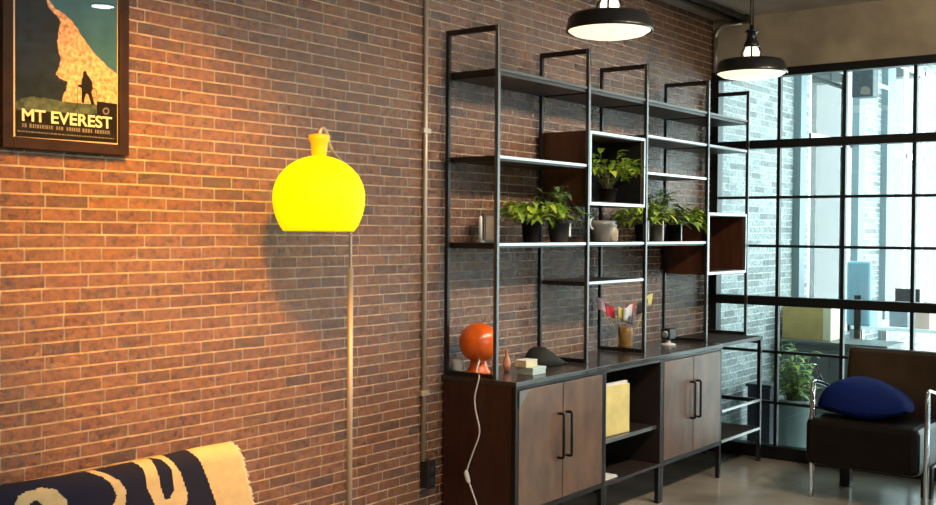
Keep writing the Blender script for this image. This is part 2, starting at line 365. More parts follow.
def cube(x0, x1, z0, z1):
    th = .02
    b = MB().box(x0, x0+th, YSF+.012, YSB, z0, z1).box(x1-th, x1, YSF+.012, YSB, z0, z1).box(x0+th, x1-th, YSF+.012, YSB, z0, z0+th).box(x0+th, x1-th, YSF+.012, YSB, z1-th, z1)
    b = b.build('cube_box', BOXW, su)
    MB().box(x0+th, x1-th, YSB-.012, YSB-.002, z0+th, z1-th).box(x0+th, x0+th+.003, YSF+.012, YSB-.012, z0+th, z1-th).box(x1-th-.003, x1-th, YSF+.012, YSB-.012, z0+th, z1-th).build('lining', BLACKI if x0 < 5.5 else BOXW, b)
    f = MB()
    f.box(x0, x1, YSF-.006, YSF+.012, z1-.016, z1); f.box(x0, x1, YSF-.006, YSF+.012, z0, z0+.016)
    f.box(x0, x0+.014, YSF-.006, YSF+.012, z0+.016, z1-.016); f.box(x1-.014, x1, YSF-.006, YSF+.012, z0+.016, z1-.016)
    f.build('front_frame', EDGE, b, bevel=.001)
cube(XP[1]+g, XP[2]-g, 1.635, 2.018)
cube(XP[3]+g, XP[4]-g, 1.236, 1.622)

# ------------------------------------------------------------------ cabinets
YCF, YCB, ZB, ZCT = 2.774, 3.188, .205, .797
tag(MB().box(4.012, 6.238, YCF-.006, YCB, ZCT+.001, .82).build('worktop', TOPW, bevel=.002), 'long dark wooden worktop lying over the row of cabinets', 'worktop')
def leg(t, x, y): MB().box(x-.0125, x+.0125, y-.0125, y+.0125, 0, ZB+.01).build('leg', DSTEEL, t)
def door_cab(x0, x1, label):
    t = thing('cabinet', ((x0+x1)/2, (YCF+YCB)/2, 0), label, 'cabinet', 'double door cabinets')
    th = .018
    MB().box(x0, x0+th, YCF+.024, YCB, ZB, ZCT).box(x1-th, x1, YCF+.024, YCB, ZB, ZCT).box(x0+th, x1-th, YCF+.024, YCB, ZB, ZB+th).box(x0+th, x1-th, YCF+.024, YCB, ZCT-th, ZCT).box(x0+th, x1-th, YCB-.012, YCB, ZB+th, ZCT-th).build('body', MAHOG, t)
    f = MB()
    f.box(x0, x1, YCF, YCF+.022, ZB-.004, ZB+.018); f.box(x0, x1, YCF, YCF+.022, ZCT-.014, ZCT)
    f.box(x0, x0+.022, YCF, YCF+.022, ZB+.018, ZCT-.014); f.box(x1-.022, x1, YCF, YCF+.022, ZB+.018, ZCT-.014)
    f.build('front_frame', DSTEEL, t, bevel=.0015)
    xm = (x0+x1)/2
    for a, b, hx in ((x0+.025, xm-.003, xm-.042), (xm+.003, x1-.025, xm+.03)):
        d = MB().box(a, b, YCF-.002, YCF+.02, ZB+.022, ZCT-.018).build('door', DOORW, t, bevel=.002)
        h = MB()
        h.tube([(hx, YCF-.002, .635), (hx, YCF-.03, .635)] + [(hx, YCF-.034, .631), (hx, YCF-.034, .429)] + [(hx, YCF-.03, .425), (hx, YCF-.002, .425)], .007, 8)
        h.build('handle', DSTEEL, d)
    for x in (x0+.013, x1-.013):
        for y in (YCF+.013, YCB-.013): leg(t, x, y)
    return t
c1 = door_cab(4.019, 4.812, 'nearer brown double-door cabinet with a mahogany side panel, the orange lamp on top')
fr = MB().poly([(4.042, YCF-.004, .778), (4.125, YCF-.004, .778), (4.042, YCF-.004, .70)]).build('corner_gusset', mat('worn steel gusset', (.22, .19, .17), .4, .6), c1, solid=.003)
c2 = door_cab(5.438, 6.23, 'farther brown double-door cabinet beside the low side rack')
t = thing('open_cabinet', (5.125, 2.98, .2), 'dark open-fronted cabinet with one shelf between the two double-door cabinets', 'cabinet')
x0, x1, th = 4.8135, 5.4365, .014
MB().box(x0, x0+th, YCF, YCB, ZB, ZCT).box(x1-th, x1, YCF, YCB, ZB, ZCT).box(x0+th, x1-th, YCF, YCB, ZB, ZB+th).box(x0+th, x1-th, YCF, YCB, ZCT-th, ZCT).build('body', mat('dark cabinet panel', (.03, .02, .016), .4), t)
MB().box(x0+th, x1-th, YCB-.012, YCB-.001, ZB+th, ZCT-th).build('back_panel', BLACKI, t)
sh = MB().box(x0+th+.001, x1-th-.001, YCF+.03, YCB-.014, .412, .43).build('shelf', SHELFW, t)
MB().box(x0+th+.001, x1-th-.001, YCF+.022, YCF+.03, .411, .431).build('edge_strip', EDGE, sh)
for x in (x0+.014, x1-.014):
    for y in (YCF+.013, YCB-.013): leg(t, x, y)

# low side rack
t = thing('side_rack', (6.55, 2.98, 0), 'low black steel rack with pale-edged shelves at the end of the cabinets by the glazing', 'rack')
for y in (YCF+.013, YCB-.02): MB().box(6.838, 6.862, y-.012, y+.012, 0, .80).build('post', STEEL, t)
MB().box(6.838, 6.862, YCF+.026, YCB-.033, .775, .799).build('end_rail', STEEL, t)
RACKW = mat('dark rack board', (.025, .014, .01), .7, spec=.2)
b = MB().box(6.2405, 6.862, YCF+.006, YCB, .80, .82).build('shelf', RACKW, t)
MB().box(6.2405, 6.862, YCF-.002, YCF+.006, .80, .821).build('edge_strip', DSTEEL, b)
b = MB().box(6.2405, 6.837, YCF+.006, YCB, .205, .225).build('shelf', RACKW, t)
MB().box(6.2405, 6.837, YCF-.002, YCF+.006, .21, .226).build('edge_strip', EDGE, b)
MB().box(6.838, 6.862, YCF+.026, YCB-.033, .2, .225).build('end_rail', DSTEEL, t)
MB().box(6.2405, 6.837, YCF, YCF+.014, .396, .41).build('front_rail', EDGE, t)
MB().box(6.2405, 6.837, YCB-.016, YCB-.002, .396, .41).build('back_rail', DSTEEL, t)
MB().box(6.838, 6.862, YCF+.026, YCB-.033, .386, .41).build('end_rail', DSTEEL, t)

# ------------------------------------------------------------------ things on the worktop
ZW = .8205
# orange lamp
lx, ly = 4.15, 3.085
t = thing('table_lamp', (lx, ly, ZW), 'glossy orange globe table lamp at the near end of the worktop', 'lamp')
ax = Vector((-.72, -.62, .12)).normalized(); c = Vector((lx-.02, ly-.02, .972))
R = .092
MB().lathe(c, [(R*math.sin(a), -R*math.cos(a)) for a in [PI*(.02+.70*k/14) for k in range(15)]], 32, axis=-ax, capt=False).build('lamp_shade', ORANGE, t, solid=.004)
MB().lathe(c, [(.055, .045), (.04, .06), (.01, .066)], 24, axis=-ax, capb=False).build('reflector', WHITEP, t)
MB().lathe((lx+.005, ly, ZW), [(.06, 0), (.058, .012), (.045, .03), (.038, .06), (.03, .1)], 24).build('base', ORANGE, t)
cord = [(lx-.04, ly-.05, .92), (4.055, 3.02, .85), (4.012, 2.975, .838), (4.003, 2.97, .815), (4.002, 2.99, .74), (4.002, 2.985, .675), (4.002, 2.962, .576), (4.002, 2.998, .479), (4.002, 3.032, .385), (4.002, 3.012, .32), (4.002, 2.976, .24), (4.002, 2.95, .12), (3.99, 2.94, .006), (3.9, 3.05, .006)]
def smooth(pts, n=5):
    P = [Vector(p) for p in pts]; out = []
    for i in range(len(P)-1):
        a = P[max(0, i-1)]; b = P[i]; c_ = P[i+1]; d = P[min(len(P)-1, i+2)]
        for k in range(n):
            u = k/n; out.append(.5*((2*b) + (c_-a)*u + (2*a-5*b+4*c_-d)*u*u + (3*b-a-3*c_+d)*u**3))
    out.append(P[-1]); return out
co = MB().tube(smooth(cord), .0036, 6).build('cord', WHITEP, t)
MB().tube([(4.0, 3.034, .392), (4.0, 3.036, .38), (4.0, 3.024, .345), (4.0, 3.016, .332)], [.005, .011, .011, .005], 8).build('switch', WHITEP, co)
# little cups beside lamp
t = thing('glass_tumbler', (4.075, 3.15, ZW), 'small clear glass behind the orange lamp', 'glass')
MB().lathe((4.075, 3.15, ZW), [(.025, 0), (.028, .07), (.026, .07), (.023, .004)], 20, capt=True).build('tumbler', mat('greyish glass', (.5, .5, .5), .1), t)
o = MB().lathe((4.31, 3.03, ZW), [(.012, 0), (.02, .03), (.017, .055), (.008, .075), (.007, .1), (.011, .104)], 20).build('bud_vase', mat('white and orange glaze', (.75, .35, .2), .3, noise=.5, nscale=25))
tag(o, 'tiny orange and white vase next to the orange lamp', 'vase')
t = thing('pale_box', (4.31, 2.88, ZW), 'flat pale blue-green box at the front of the worktop, under a cream one', 'box')
MB().box(4.255, 4.365, 2.84, 2.93, ZW, ZW+.022).build('base', mat('pale blue card', (.5, .63, .62), .6), t, bevel=.002)
MB().box(4.253, 4.367, 2.838, 2.932, ZW+.0225, ZW+.036).build('lid', mat('pale mint card', (.55, .68, .66), .6), t, bevel=.002)
t = thing('cream_box', (4.28, 2.9, ZW+.037), 'small cream box stacked on the flat pale blue-green box', 'box')
MB().box(4.235, 4.33, 2.865, 2.93, ZW+.037, ZW+.062).build('base', mat('cream card', (.75, .68, .42), .6), t, bevel=.002)
MB().box(4.235, 4.33, 2.864, 2.931, ZW+.0625, ZW+.07).build('lid', mat('white card', (.8, .77, .66), .6), t, bevel=.002)
# black cap / bag
t = thing('black_cap', (4.7, 3.0, ZW), 'soft black fabric cap lying crumpled on the worktop', 'cap')
def capfn(u, v):
    a = 2*PI*u; r = v; cx_ = math.cos(a)
    rx = .10 if cx_ < 0 else .165
    h = .088*(1-r**3.5)*(1-.75*max(0, cx_)*r**.8) + .012*math.sin(3*a+1)*r*(1-r)
    return (4.625+rx*r*cx_, 3.045+.085*r*math.sin(a)-.03*max(0, cx_)*r, ZW+.002+max(0, h))
MB().grid(capfn, 28, 8).build('crown', mat('black felt', (.01, .011, .009), .8, bump=.3, bscale=40), t, solid=.003)
def brim(u, v):
    a = -1.0+2.0*u; r = 1+v*.75
    return (4.66+.07*r*math.cos(a), 3.02+.05*r*math.sin(a), ZW+.012-.006*v)
MB().grid(brim, 14, 4).build('brim', MATS['black felt'], t, solid=.004)
# vase and flags
vx, vy = 5.46, 3.02
vx2 = at(622, 350, 2, ZW); vx, vy = vx2.x, vx2.y-.02
t = thing('flag_vase', (vx, vy, ZW), 'ochre ribbed vase holding small paper flags', 'vase')
MB().lathe((vx, vy, ZW), [(.028, 0), (.034, .01), (.041, .06), (.043, .1), (.039, .135), (.036, .135), (.038, .1), (.03, .02)], 24, capt=True).build('body', mat('ochre glaze', (.3, .16, .04), .4, noise=.4, nscale=40), t)
b = MB()
for z in (.03, .06, .09, .115): b.lathe((vx, vy, ZW+z), [(.0405, -.003), (.0445, 0), (.0405, .003)], 24, capb=False, capt=False)
b.build('rib', MATS['ochre glaze'], t)
flags = [(-.17, .00, .31, (.8, .5, .56), 'pink and white', 1), (-.115, -.02, .275, (.66, .03, .05), 'deep red, lowest on the near side', 1), (-.065, .03, .255, (.62, .5, .12), 'mustard yellow, low', 1), (-.01, -.02, .235, (.05, .07, .2), 'navy blue, upright in the middle', 1),
         (.03, .03, .265, (.75, .78, .85), 'pale grey-white, low in the middle', -1), (.075, -.02, .275, (.66, .05, .05), 'bright red, on the far side', -1), (.125, .02, .29, (.012, .012, .014), 'black', -1), (.16, 0, .32, (.75, .68, .22), 'lemon yellow, topmost', -1)]
RX, RY = .97*1.4, -.25*1.4
for i, (dx, dn, h, colr, nm, sgn) in enumerate(flags):
    base = Vector((vx+RX*dx*.12, vy+RY*dx*.12, ZW+.02)); top = Vector((vx+RX*dx+dn*RY*.5, vy+RY*dx-dn*RX*.5, ZW+h))
    t = thing('paper_flag', base, 'small %s paper flag in the ochre vase' % nm, 'flag', 'paper flags in the vase')
    MB().tube([base, top], .0018, 6).build('stick', mat('bamboo stick', (.5, .4, .2), .6), t)
    ax_ = (top-base).normalized(); wd = .058*sgn; hh = .068
    def ff(u, v, top=top, ax_=ax_, wd=wd, hh=hh, i=i):
        p = top - ax_*(v*hh*.35) - Vector((0, 0, v*hh*.7)) + Vector((RX, RY, 0))*(u*wd) + Vector((RY, -RX, 0))*(.006*math.sin(u*5+i))
        return (p.x, p.y, p.z - u*.02 + .003*math.sin(u*6))
    MB().grid(ff, 8, 4).build('cloth', mat('flag paper %d' % i, colr, .6), t, solid=.0006)
# camera-like gadget on small stand
gp = at(668, 345, 2, ZW); gx, gy = gp.x, gp.y
t = thing('desk_speaker', (gx, gy, ZW), 'small black gadget on a white stand at the far end of the worktop', 'gadget')
MB().lathe((gx, gy, ZW), [(.045, 0), (.043, .008), (.016, .014), (.014, .035)], 20).build('stand', WHITEP, t)
MB().box(gx-.04, gx+.045, gy-.03, gy+.03, ZW+.034, ZW+.1).build('body', PLASTICB, t, bevel=.008)
MB().lathe((gx-.042, gy-.0, ZW+.067), [(.02, 0), (.022, .008), (.012, .008)], 18, axis=(-.9, -.5, 0)).build('dial', EDGE, t)

# open cabinet contents
t = thing('yellow_folder', (5.04, 2.9, .43), 'yellow cardboard folder standing on the open cabinet shelf', 'folder')
def slab(p0, p1, thick, z0, z1, mb):
    d = Vector((*p1, 0))-Vector((*p0, 0)); n = Vector((-d.y, d.x, 0)).normalized()*thick
    a = Vector((*p0, 0)); b = Vector((*p1, 0))
    V = [mb.bm.verts.new((p.x, p.y, z)) for z in (z0, z1) for p in (a, b, b+n, a+n)]
    for q in ((3,2,1,0),(4,5,6,7),(0,1,5,4),(1,2,6,5),(2,3,7,6),(3,0,4,7)): mb.bm.faces.new([V[k] for k in q])
    return mb
YEL = mat('yellow card', (.85, .70, .27), .6, noise=.12, nscale=10)
slab((4.905, 2.845), (5.165, 2.825), .006, .431, .69, MB()).build('front_cover', YEL, t)
slab((4.905, 2.875), (5.165, 2.86), .006, .431, .70, MB()).build('back_cover', YEL, t)
slab((4.912, 2.852), (5.158, 2.834), .02, .433, .705, MB()).build('papers', mat('white paper', (.8, .79, .74), .7), t)
t = thing('paper_stack', (4.93, 2.88, ZB+.015), 'white sheets lying on the bottom of the open cabinet', 'paper')
for k, (dx, dy) in enumerate(((0, 0), (.008, .01), (-.006, .004))):
    MB().box(4.86+dx, 5.0+dx, 2.80+dy, 2.98+dy, ZB+.0145+.004*k, ZB+.018+.004*k).build('sheet', MATS['white paper'], t)
t = thing('dark_bowl', (5.3, 2.98, .431), 'small dark bowl at the back of the open cabinet shelf', 'bowl')
MB().lathe((5.27, 2.98, .431), [(.03, 0), (.06, .03), (.068, .065), (.064, .065), (.055, .03), (.02, .006)], 24).build('bowl', mat('blue black glaze', (.03, .035, .05), .25), t)

# rack contents
t = thing('file_box', (6.6, 2.98, .226), 'tall narrow olive-brown file box standing in the low side rack', 'box')
OL = mat('olive brown card', (.06, .055, .038), .6, noise=.2, nscale=12)
a = at(723.5, 358, 1, 2.98)
MB().box(6.50, 6.62, 3.0, 3.15, .226, .70).build('body', OL, t, bevel=.003)
MB().box(6.495, 6.625, 2.995, 3.155, .7005, .715).build('lid', OL, t, bevel=.003)

# ------------------------------------------------------------------ shelf plants
def leaf(bm, base, direc, length, width, droop, mi=0):
    d = Vector(direc).normalized(); side = d.cross(Vector((0, 0, 1)))
    if side.length < .05: side = Vector((1, 0, 0))
    side.normalize(); prev = None; base = Vector(base)
    prof = [(0, .1), (.25, .8), (.5, 1), (.75, .7), (1, .04)]
    for u, wv in prof:
        c = base + d*length*u + Vector((0, 0, -droop*length*u*u)); up = side.cross(d)
        row = [bm.verts.new(c - side*width*wv*.5 + up*width*.18*wv), bm.verts.new(c), bm.verts.new(c + side*width*wv*.5 + up*width*.18*wv)]
        if prev:
            for k in range(2):
                f = bm.faces.new((prev[k], prev[k+1], row[k+1], row[k])); f.smooth = True; f.material_index = mi
        prev = row
def plant(name, loc, label, pr, ph, potm, lm, n, spread, height, ll, lw, droop, seed, trunk=0, base_h=0.0, group=None, lim=(-99, 99, 99)):
    rnd = random.Random(seed); x, y, z = loc
    t = thing(name, loc, label, 'plant', group)
    MB().lathe(loc, [(pr*.72, 0), (pr*.78, .004), (pr, ph*.97), (pr*1.06, ph*.97), (pr*1.06, ph), (pr*.9, ph), (pr*.88, ph*.85)], 24, capt=False).build('pot', potm, t)
    MB().lathe((x, y, z+ph*.85), [(.002, .004), (pr*.87, .0)], 16, capb=False, capt=False).build('soil', SOIL, t)
    fm = MB(); sm = MB()
    mats = lm if isinstance(lm, (list, tuple)) else [lm]
    for k in range(n):
        a = rnd.uniform(0, 2*PI); rr = spread*math.sqrt(rnd.random()); hh = base_h + height*(rnd.uniform(.25, 1))*(1-.45*(rr/spread)**2)
        tip = Vector((x+rr*math.cos(a), min(y+rr*math.sin(a), 3.14), z+ph+hh))
        st0 = Vector((x+rnd.uniform(-.3, .3)*pr, y+rnd.uniform(-.3, .3)*pr, z+ph*.85))
        tip.x = min(max(tip.x, lim[0]+.03), lim[1]-.03); tip.z = min(tip.z, lim[2]-.04)
        mid = st0.lerp(tip, .6) + Vector((0, 0, .02))
        if k < n*.5 or not trunk: sm.tube([st0, mid, tip], [.002, .0016, .001], 5)
        for q in range(3):
            aa = a + rnd.uniform(-1.1, 1.1)
            dr = Vector((math.cos(aa), math.sin(aa)*.8, rnd.uniform(.0, .9)))
            leaf(fm.bm, tip - Vector((0, 0, rnd.uniform(0, .25)*height)), dr, ll*rnd.uniform(.7, 1.2), lw*rnd.uniform(.8, 1.2), droop*rnd.uniform(.6, 1.3), rnd.randrange(len(mats)))
    for v in fm.bm.verts:
        if v.co.y > 3.165: v.co.y = 3.165
        v.co.z = min(max(v.co.z, z+.004), lim[2]); v.co.x = min(max(v.co.x, lim[0]), lim[1])
    fm.build('foliage', mats, t, fix=False)
    if trunk:
        sm.tube([(x, y, z+ph*.8), (x+.006, y, z+ph+base_h+.02)], trunk, 8)
    sm.build('stem', STEM, t)
    return t
ZS = 1.4435
plant('potted_fern', (4.468, 3.0, ZS), 'bright green leafy plant in a black pot, nearest plant on the long shelf', .05, .105, POTB, [LEAF1, LEAF1, LEAF2], 36, .15, .14, .085, .036, .55, 3, lim=(4.04, 4.72, 1.80))
pl = plant('potted_coleus', (4.72, 3.0, ZS), 'dark-leaved plant in a grey pot beside the bright green one', .056, .10, mat('charcoal grey pot', (.06, .06, .055), .35), [LEAFR, LEAF3, LEAF3, LEAF2], 30, .13, .21, .085, .036, .6, 7, lim=(4.5, 4.805, 1.80))
MB().box(4.735, 4.75, 2.945, 2.949, ZS+.03, ZS+.095).build('plant_tag', WHITEP, pl)
plant('potted_tree', (5.2, 2.99, 1.656), 'green bushy plant inside the upper wooden cube', .05, .075, POTB, [LEAF1, LEAF1, LEAF2], 46, .14, .17, .075, .035, .5, 11, trunk=.006, base_h=.05, lim=(4.862, 5.39, 1.985))
t = thing('ceramic_bowl', (5.14, 3.0, ZS), 'dark bowl with a pale mottled jar look, under the upper cube', 'bowl')
MB().lathe((5.14, 3.0, ZS), [(.045, 0), (.052, .006), (.058, .05), (.078, .09), (.082, .115), (.078, .115), (.068, .085), (.04, .05)], 28).build('bowl', POTG, t)
MB().tube(arc((5.06, 3.0, ZS+.1), .03, PI*.5, PI*1.5, (1, 0, 0), (0, 0, 1)), .006, 8).build('handle', POTW, t)
o = thing('white_jar', (5.3, 3.02, ZS), 'small cream jar next to the dark bowl under the upper cube', 'jar')
MB().lathe((5.3, 3.02, ZS), [(.028, 0), (.034, .01), (.036, .06), (.026, .075), (.026, .082)], 20).build('body', mat('cream glaze', (.5, .42, .3), .4, noise=.4, nscale=25), o)
MB().lathe((5.3, 3.02, ZS+.0825), [(.028, 0), (.028, .01), (.008, .016), (.006, .03)], 20).build('lid', MATS['cream glaze'], o)
pa = [(5.62, 'yellow-green bushy plant in a black pot, nearest of the three beside the upper cube', [LEAF1, LEAF1, LEAF2], .13, 21, .05),
      (5.80, 'tall leggy dark green plant in a grey pot, in the middle of the shelf trio', [LEAF3, LEAF2, LEAF3], .20, 22, .05),
      (6.04, 'green plant with spreading leaves in a black pot, farthest on the long shelf', [LEAF2, LEAF1, LEAF2], .12, 23, .055)]
for x, lab, lm, h, sd, pr in pa:
    p = plant('potted_plant', (x, 3.0, ZS), lab, pr, .10, POTG if 'grey' in lab else POTB, lm, 36, .15, h+.02, .08, .034, .55, sd, lim=(5.455, 6.215, 1.80))
    MB().box(x-.05, x-.04, 2.937, 2.94, ZS+.005, ZS+.12).build('plant_tag', WHITEP, p)
t = thing('picture_frame', (4.26, 3.08, ZS), 'small framed picture leaning at the near end of the long shelf', 'picture')
MB().box(4.19, 4.29, 3.085, 3.1, ZS, ZS+.14).build('frame', mat('dark wood frame', (.05, .035, .02), .4), t, bevel=.002)
MB().box(4.203, 4.277, 3.082, 3.0845, ZS+.013, ZS+.127).build('print', mat('faded brown print', (.2, .14, .08), .5, noise=.3, nscale=20), t)
t = thing('white_candle', (4.13, 3.06, ZS), 'slim white candle on a small stand beside the little picture', 'candle')
MB().lathe((4.13, 3.06, ZS), [(.022, 0), (.022, .006), (.011, .012), (.011, .02)], 18).build('stand', EDGE, t)
MB().lathe((4.13, 3.06, ZS+.02), [(.009, 0), (.008, .1), (.003, .106)], 14).build('wax', WHITEP, t)

# ------------------------------------------------------------------ floor lamp
LX, LY, LZ = 2.9016, 2.9, 1.62
t = thing('floor_lamp', (3.27, 3.06, 0), 'floor lamp with a glowing yellow globe shade on a slim metal pole', 'lamp')
prof = [(.13, -.126)]
for k in range(1, 9): 
    z = -.126+.126*k/8; prof.append((.17*math.sqrt(1-(z/.196)**2), z))
for k in range(1, 15):
    a = PI/2*k/15; prof.append((.17*math.cos(a), .153*math.sin(a)))
prof.append((.02, .1525))
MB().lathe((LX, LY, LZ), prof, 48, capb=False).build('lamp_shade', YELLOW, t, solid=.003)
MB().lathe((LX, LY, LZ), [(.026, .15), (.03, .18), (.031, .2), (.039, .215), (.040, .23), (.03, .233), (.01, .236)], 24).build('shade_neck', NECK, t)
px_, py_ = at(350.3, 300, 1, 3.06).x, 3.06
MB().tube([(px_, py_, .03), (px_, py_, 1.345)], .012, 12).build('pole', PIPE, t)
up = smooth([(px_, py_, 1.3), (px_, py_, 1.6), (px_-.03, py_-.03, 1.72), (LX+.10, LY+.03, 1.80), (LX+.05, LY+.01, 1.862), (LX+.02, LY, 1.878), (LX+.005, LY, 1.87), (LX, LY, 1.848)], 6)
MB().tube(up, .0065, 8).build('arm', mat('satin lamp arm', (.5, .4, .32), .3, .8), t)
MB().lathe((px_, py_, 0), [(.13, 0), (.13, .012), (.12, .022), (.02, .028), (.014, .04)], 32).build('base', PIPE, t)

# ------------------------------------------------------------------ poster
YP = 3.172
t = thing('framed_poster', (2.034, 3.19, 1.745), 'dark-framed mountain travel poster with a climber, hung on the brick wall', 'poster')
FX0, FX1, FZ0, FZ1 = 1.806, 2.262, 1.745, 2.395
WOODF = mat('dark walnut poster frame', (.022, .010, .006), .5, spec=.2, noise=.3, nscale=20)
f = MB(); b_ = .036
f.box(FX0, FX0+b_, 3.165, 3.2, FZ0, FZ1); f.box(FX1-b_, FX1, 3.165, 3.2, FZ0, FZ1); f.box(FX0+b_, FX1-b_, 3.165, 3.2, FZ0, FZ0+b_); f.box(FX0+b_, FX1-b_, 3.165, 3.2, FZ1-b_, FZ1)
f.build('frame', WOODF, t, bevel=.003)
PM = [mat('cream poster paper', (.72, .6, .42), .6), mat('poster slate blue', (.010, .022, .042), .6, spec=.2, noise=.5, nscale=25), mat('poster teal sky', (.035, .14, .24), .6, spec=.2, noise=.25, nscale=12),
      mat('poster sunlit rock', (.62, .40, .27), .6, spec=.2, noise=.6, nscale=75), mat('poster grey green', (.07, .11, .09), .6, spec=.2, noise=.7, nscale=50), mat('poster ink black', (.006, .006, .008), .6, spec=.2), mat('poster muted grey', (.2, .19, .19), .6)]
pr = MB()
def lay(pts, mi, k):
    if mi in (3, 4):
        q = []; rj = random.Random(mi)
        for (ax_, ay_), (bx_, by_) in zip(pts, pts[1:]+pts[:1]):
            for m_ in range(4): q.append((ax_+(bx_-ax_)*m_/4+rj.uniform(-.7, .7), ay_+(by_-ay_)*m_/4+rj.uniform(-.7, .7)))
        pts = q
    P = [at(x, y, 1, YP) for x, y in pts]
    return [(max(PX0, min(PX1, p.x)), 3.1795-.0003*k, min(p.z, PZ1)) for p in P]
PX0, PX1 = at(16.5, 100, 1, YP).x, at(118.3, 100, 1, YP).x; PZ1 = FZ1-b_-.012; PZ0 = at(60, 137.5, 1, YP).z
pr.box(FX0+b_, FX1-b_, 3.18, 3.198, FZ0+b_, FZ1-b_, 0)
pr.poly([(PX0, 3.1795, PZ0), (PX1, 3.1795, PZ0), (PX1, 3.1795, PZ1), (PX0, 3.1795, PZ1)], 1)
pr.poly(lay([(40, -30), (47, 0), (54, 7), (63, 13), (74, 21), (84, 38), (95, 52), (108, 66), (119, 76), (119, -60), (40, -60)], 2, 1), 2)
pr.poly(lay([(44, -12), (50, 0), (56, 8), (64, 13), (74, 21), (84, 38), (95, 52), (108, 66), (119, 75), (119, 106), (100, 106), (80, 105), (63, 104), (63.5, 97), (68, 88), (69, 82), (61, 78), (57, 74), (60, 68), (62, 60), (59.5, 50), (58.5, 41), (60, 30), (62, 20), (55, 13), (49, 6)], 3, 2), 3)
pr.poly(lay([(16, 103), (22, 99), (32, 96), (45, 98), (62, 101), (80, 103), (100, 105), (119, 107), (119, 118), (16, 114)], 4, 3), 4)
pr.poly(lay([(98, 101), (119, 104), (119, 118), (98, 117)], 5, 4), 5)
z0 = PZ0
pr.poly(lay([(16, 109.5), (119, 116), (119, 143), (16, 136)], 5, 5), 5)
# climber with pack and stick
pr.poly(lay([(84.2, 76), (84, 72.5), (85.5, 70.5), (87.3, 71.2), (88, 74), (90, 76.5), (93, 81), (94, 88), (92.5, 92), (93.5, 97), (95.5, 104), (92.5, 104.5), (89.5, 95), (87.5, 93), (86, 97), (85.2, 103), (82.5, 102.5), (82.8, 93), (82.5, 88), (79, 86), (79.5, 84.5), (82.5, 84.5), (82.8, 79)], 5, 6), 5)
pr.poly(lay([(78.6, 85), (79.2, 85), (78.6, 103), (78, 103)], 5, 6), 5)
ring = [(95+3*math.cos(2*PI*k/20), 93+5*math.sin(2*PI*k/20)) for k in range(20)]
for k in range(20):
    a, b = ring[k], ring[(k+1) % 20]
    pr.poly(lay([a, b, (95+(b[0]-95)*.8, 93+(b[1]-93)*.86), (95+(a[0]-95)*.8, 93+(a[1]-93)*.86)], 5, 6), 5)
ring = [(107+3.3*math.cos(2*PI*k/24), 111+3.6*math.sin(2*PI*k/24)) for k in range(24)]
for k in range(24):
    a, b = ring[k], ring[(k+1) % 24]
    pr.poly(lay([a, b, (107+(b[0]-107)*.6, 111+(b[1]-111)*.6), (107+(a[0]-107)*.6, 111+(a[1]-111)*.6)], 0, 7), 6)
rnd = random.Random(4)
def zline(x, frac): return PZ0 + (at(60, 110, 1, YP).z-PZ0)*frac
x = PX0+.022
while x < PX1-.026:                        # small unreadable caption under the title
    wd = rnd.choice((.004, .006, .007, .009))
    if rnd.random() > .14: pr.poly([(x, 3.1776, PZ0+.024), (x+wd*.8, 3.1776, PZ0+.024), (x+wd*.8, 3.1776, PZ0+.036), (x, 3.1776, PZ0+.036)], 6)
    x += wd+.002
x = PX0+.006
while x < PX1-.01:
    wd = rnd.uniform(.003, .012)
    pr.poly([(x, 3.1776, PZ0+.009), (x+wd, 3.1776, PZ0+.009), (x+wd, 3.1776, PZ0+.0125), (x, 3.1776, PZ0+.0125)], 6)
    x += wd+.003
for v in pr.bm.verts: v.co.y = v.co.y
prt = pr.build('print', PM, t, fix=False)
cu = bpy.data.curves.new('title', 'FONT'); cu.body = 'MT EVEREST'; cu.size = 1; cu.offset = .022; cu.extrude = 0
to = bpy.data.objects.new('title', cu); COL.objects.link(to); bpy.context.view_layer.update()
me = bpy.data.meshes.new_from_object(to.evaluated_get(bpy.context.evaluated_depsgraph_get())); bpy.data.objects.remove(to)
xs = [v.co.x for v in me.vertices]; ysx = [v.co.y for v in me.vertices]
tx0, tx1 = PX0+.021, PX1-.021; tz0, tz1 = PZ0+.043, PZ0+.083
for v in me.vertices:
    u = (v.co.x-min(xs))/(max(xs)-min(xs)); q = (v.co.y-min(ysx))/(max(ysx)-min(ysx))
    v.co = Vector((tx0+(tx1-tx0)*u, 3.177, tz0+(tz1-tz0)*q))
me.transform(Matrix.Translation(-world_loc(prt))); me.materials.append(mat('cream ink', (.85, .78, .6), .6))
lo = bpy.data.objects.new('lettering', me); COL.objects.link(lo); lo.parent = prt; lo['label'] = 'cream block lettering'
MB().box(FX0+b_-.004, FX1-b_+.004, 3.171, 3.173, FZ0+b_-.004, FZ1-b_+.004).build('glazing', PGLASS, t)

# ------------------------------------------------------------------ sofa and blanket
SX0, SX1 = .25, 2.40
t = thing('sofa', (1.3, 2.75, 0), 'sofa against the brick wall, its back hidden under the navy blanket', 'sofa')
SOF = mat('charcoal sofa cloth', (.05, .048, .047), .85, bump=.2, bscale=150)
MB().box(SX0, SX1, 2.3, 3.12, .12, .30).build('base', SOF, t, bevel=.02)
MB().box(SX0+.02, SX1-.02, 2.27, 2.84, .301, .44).build('seat', SOF, t, bevel=.04)
MB().box(SX0+.02, SX1-.02, 2.945, 3.03, .301, .725).build('backrest', SOF, t, bevel=.05)
for x in (SX0+.06, SX1-.06):
    for y in (2.36, 3.05): MB().lathe((x, y, 0), [(.018, 0), (.026, .119)], 14).build('leg', STEEL, t)
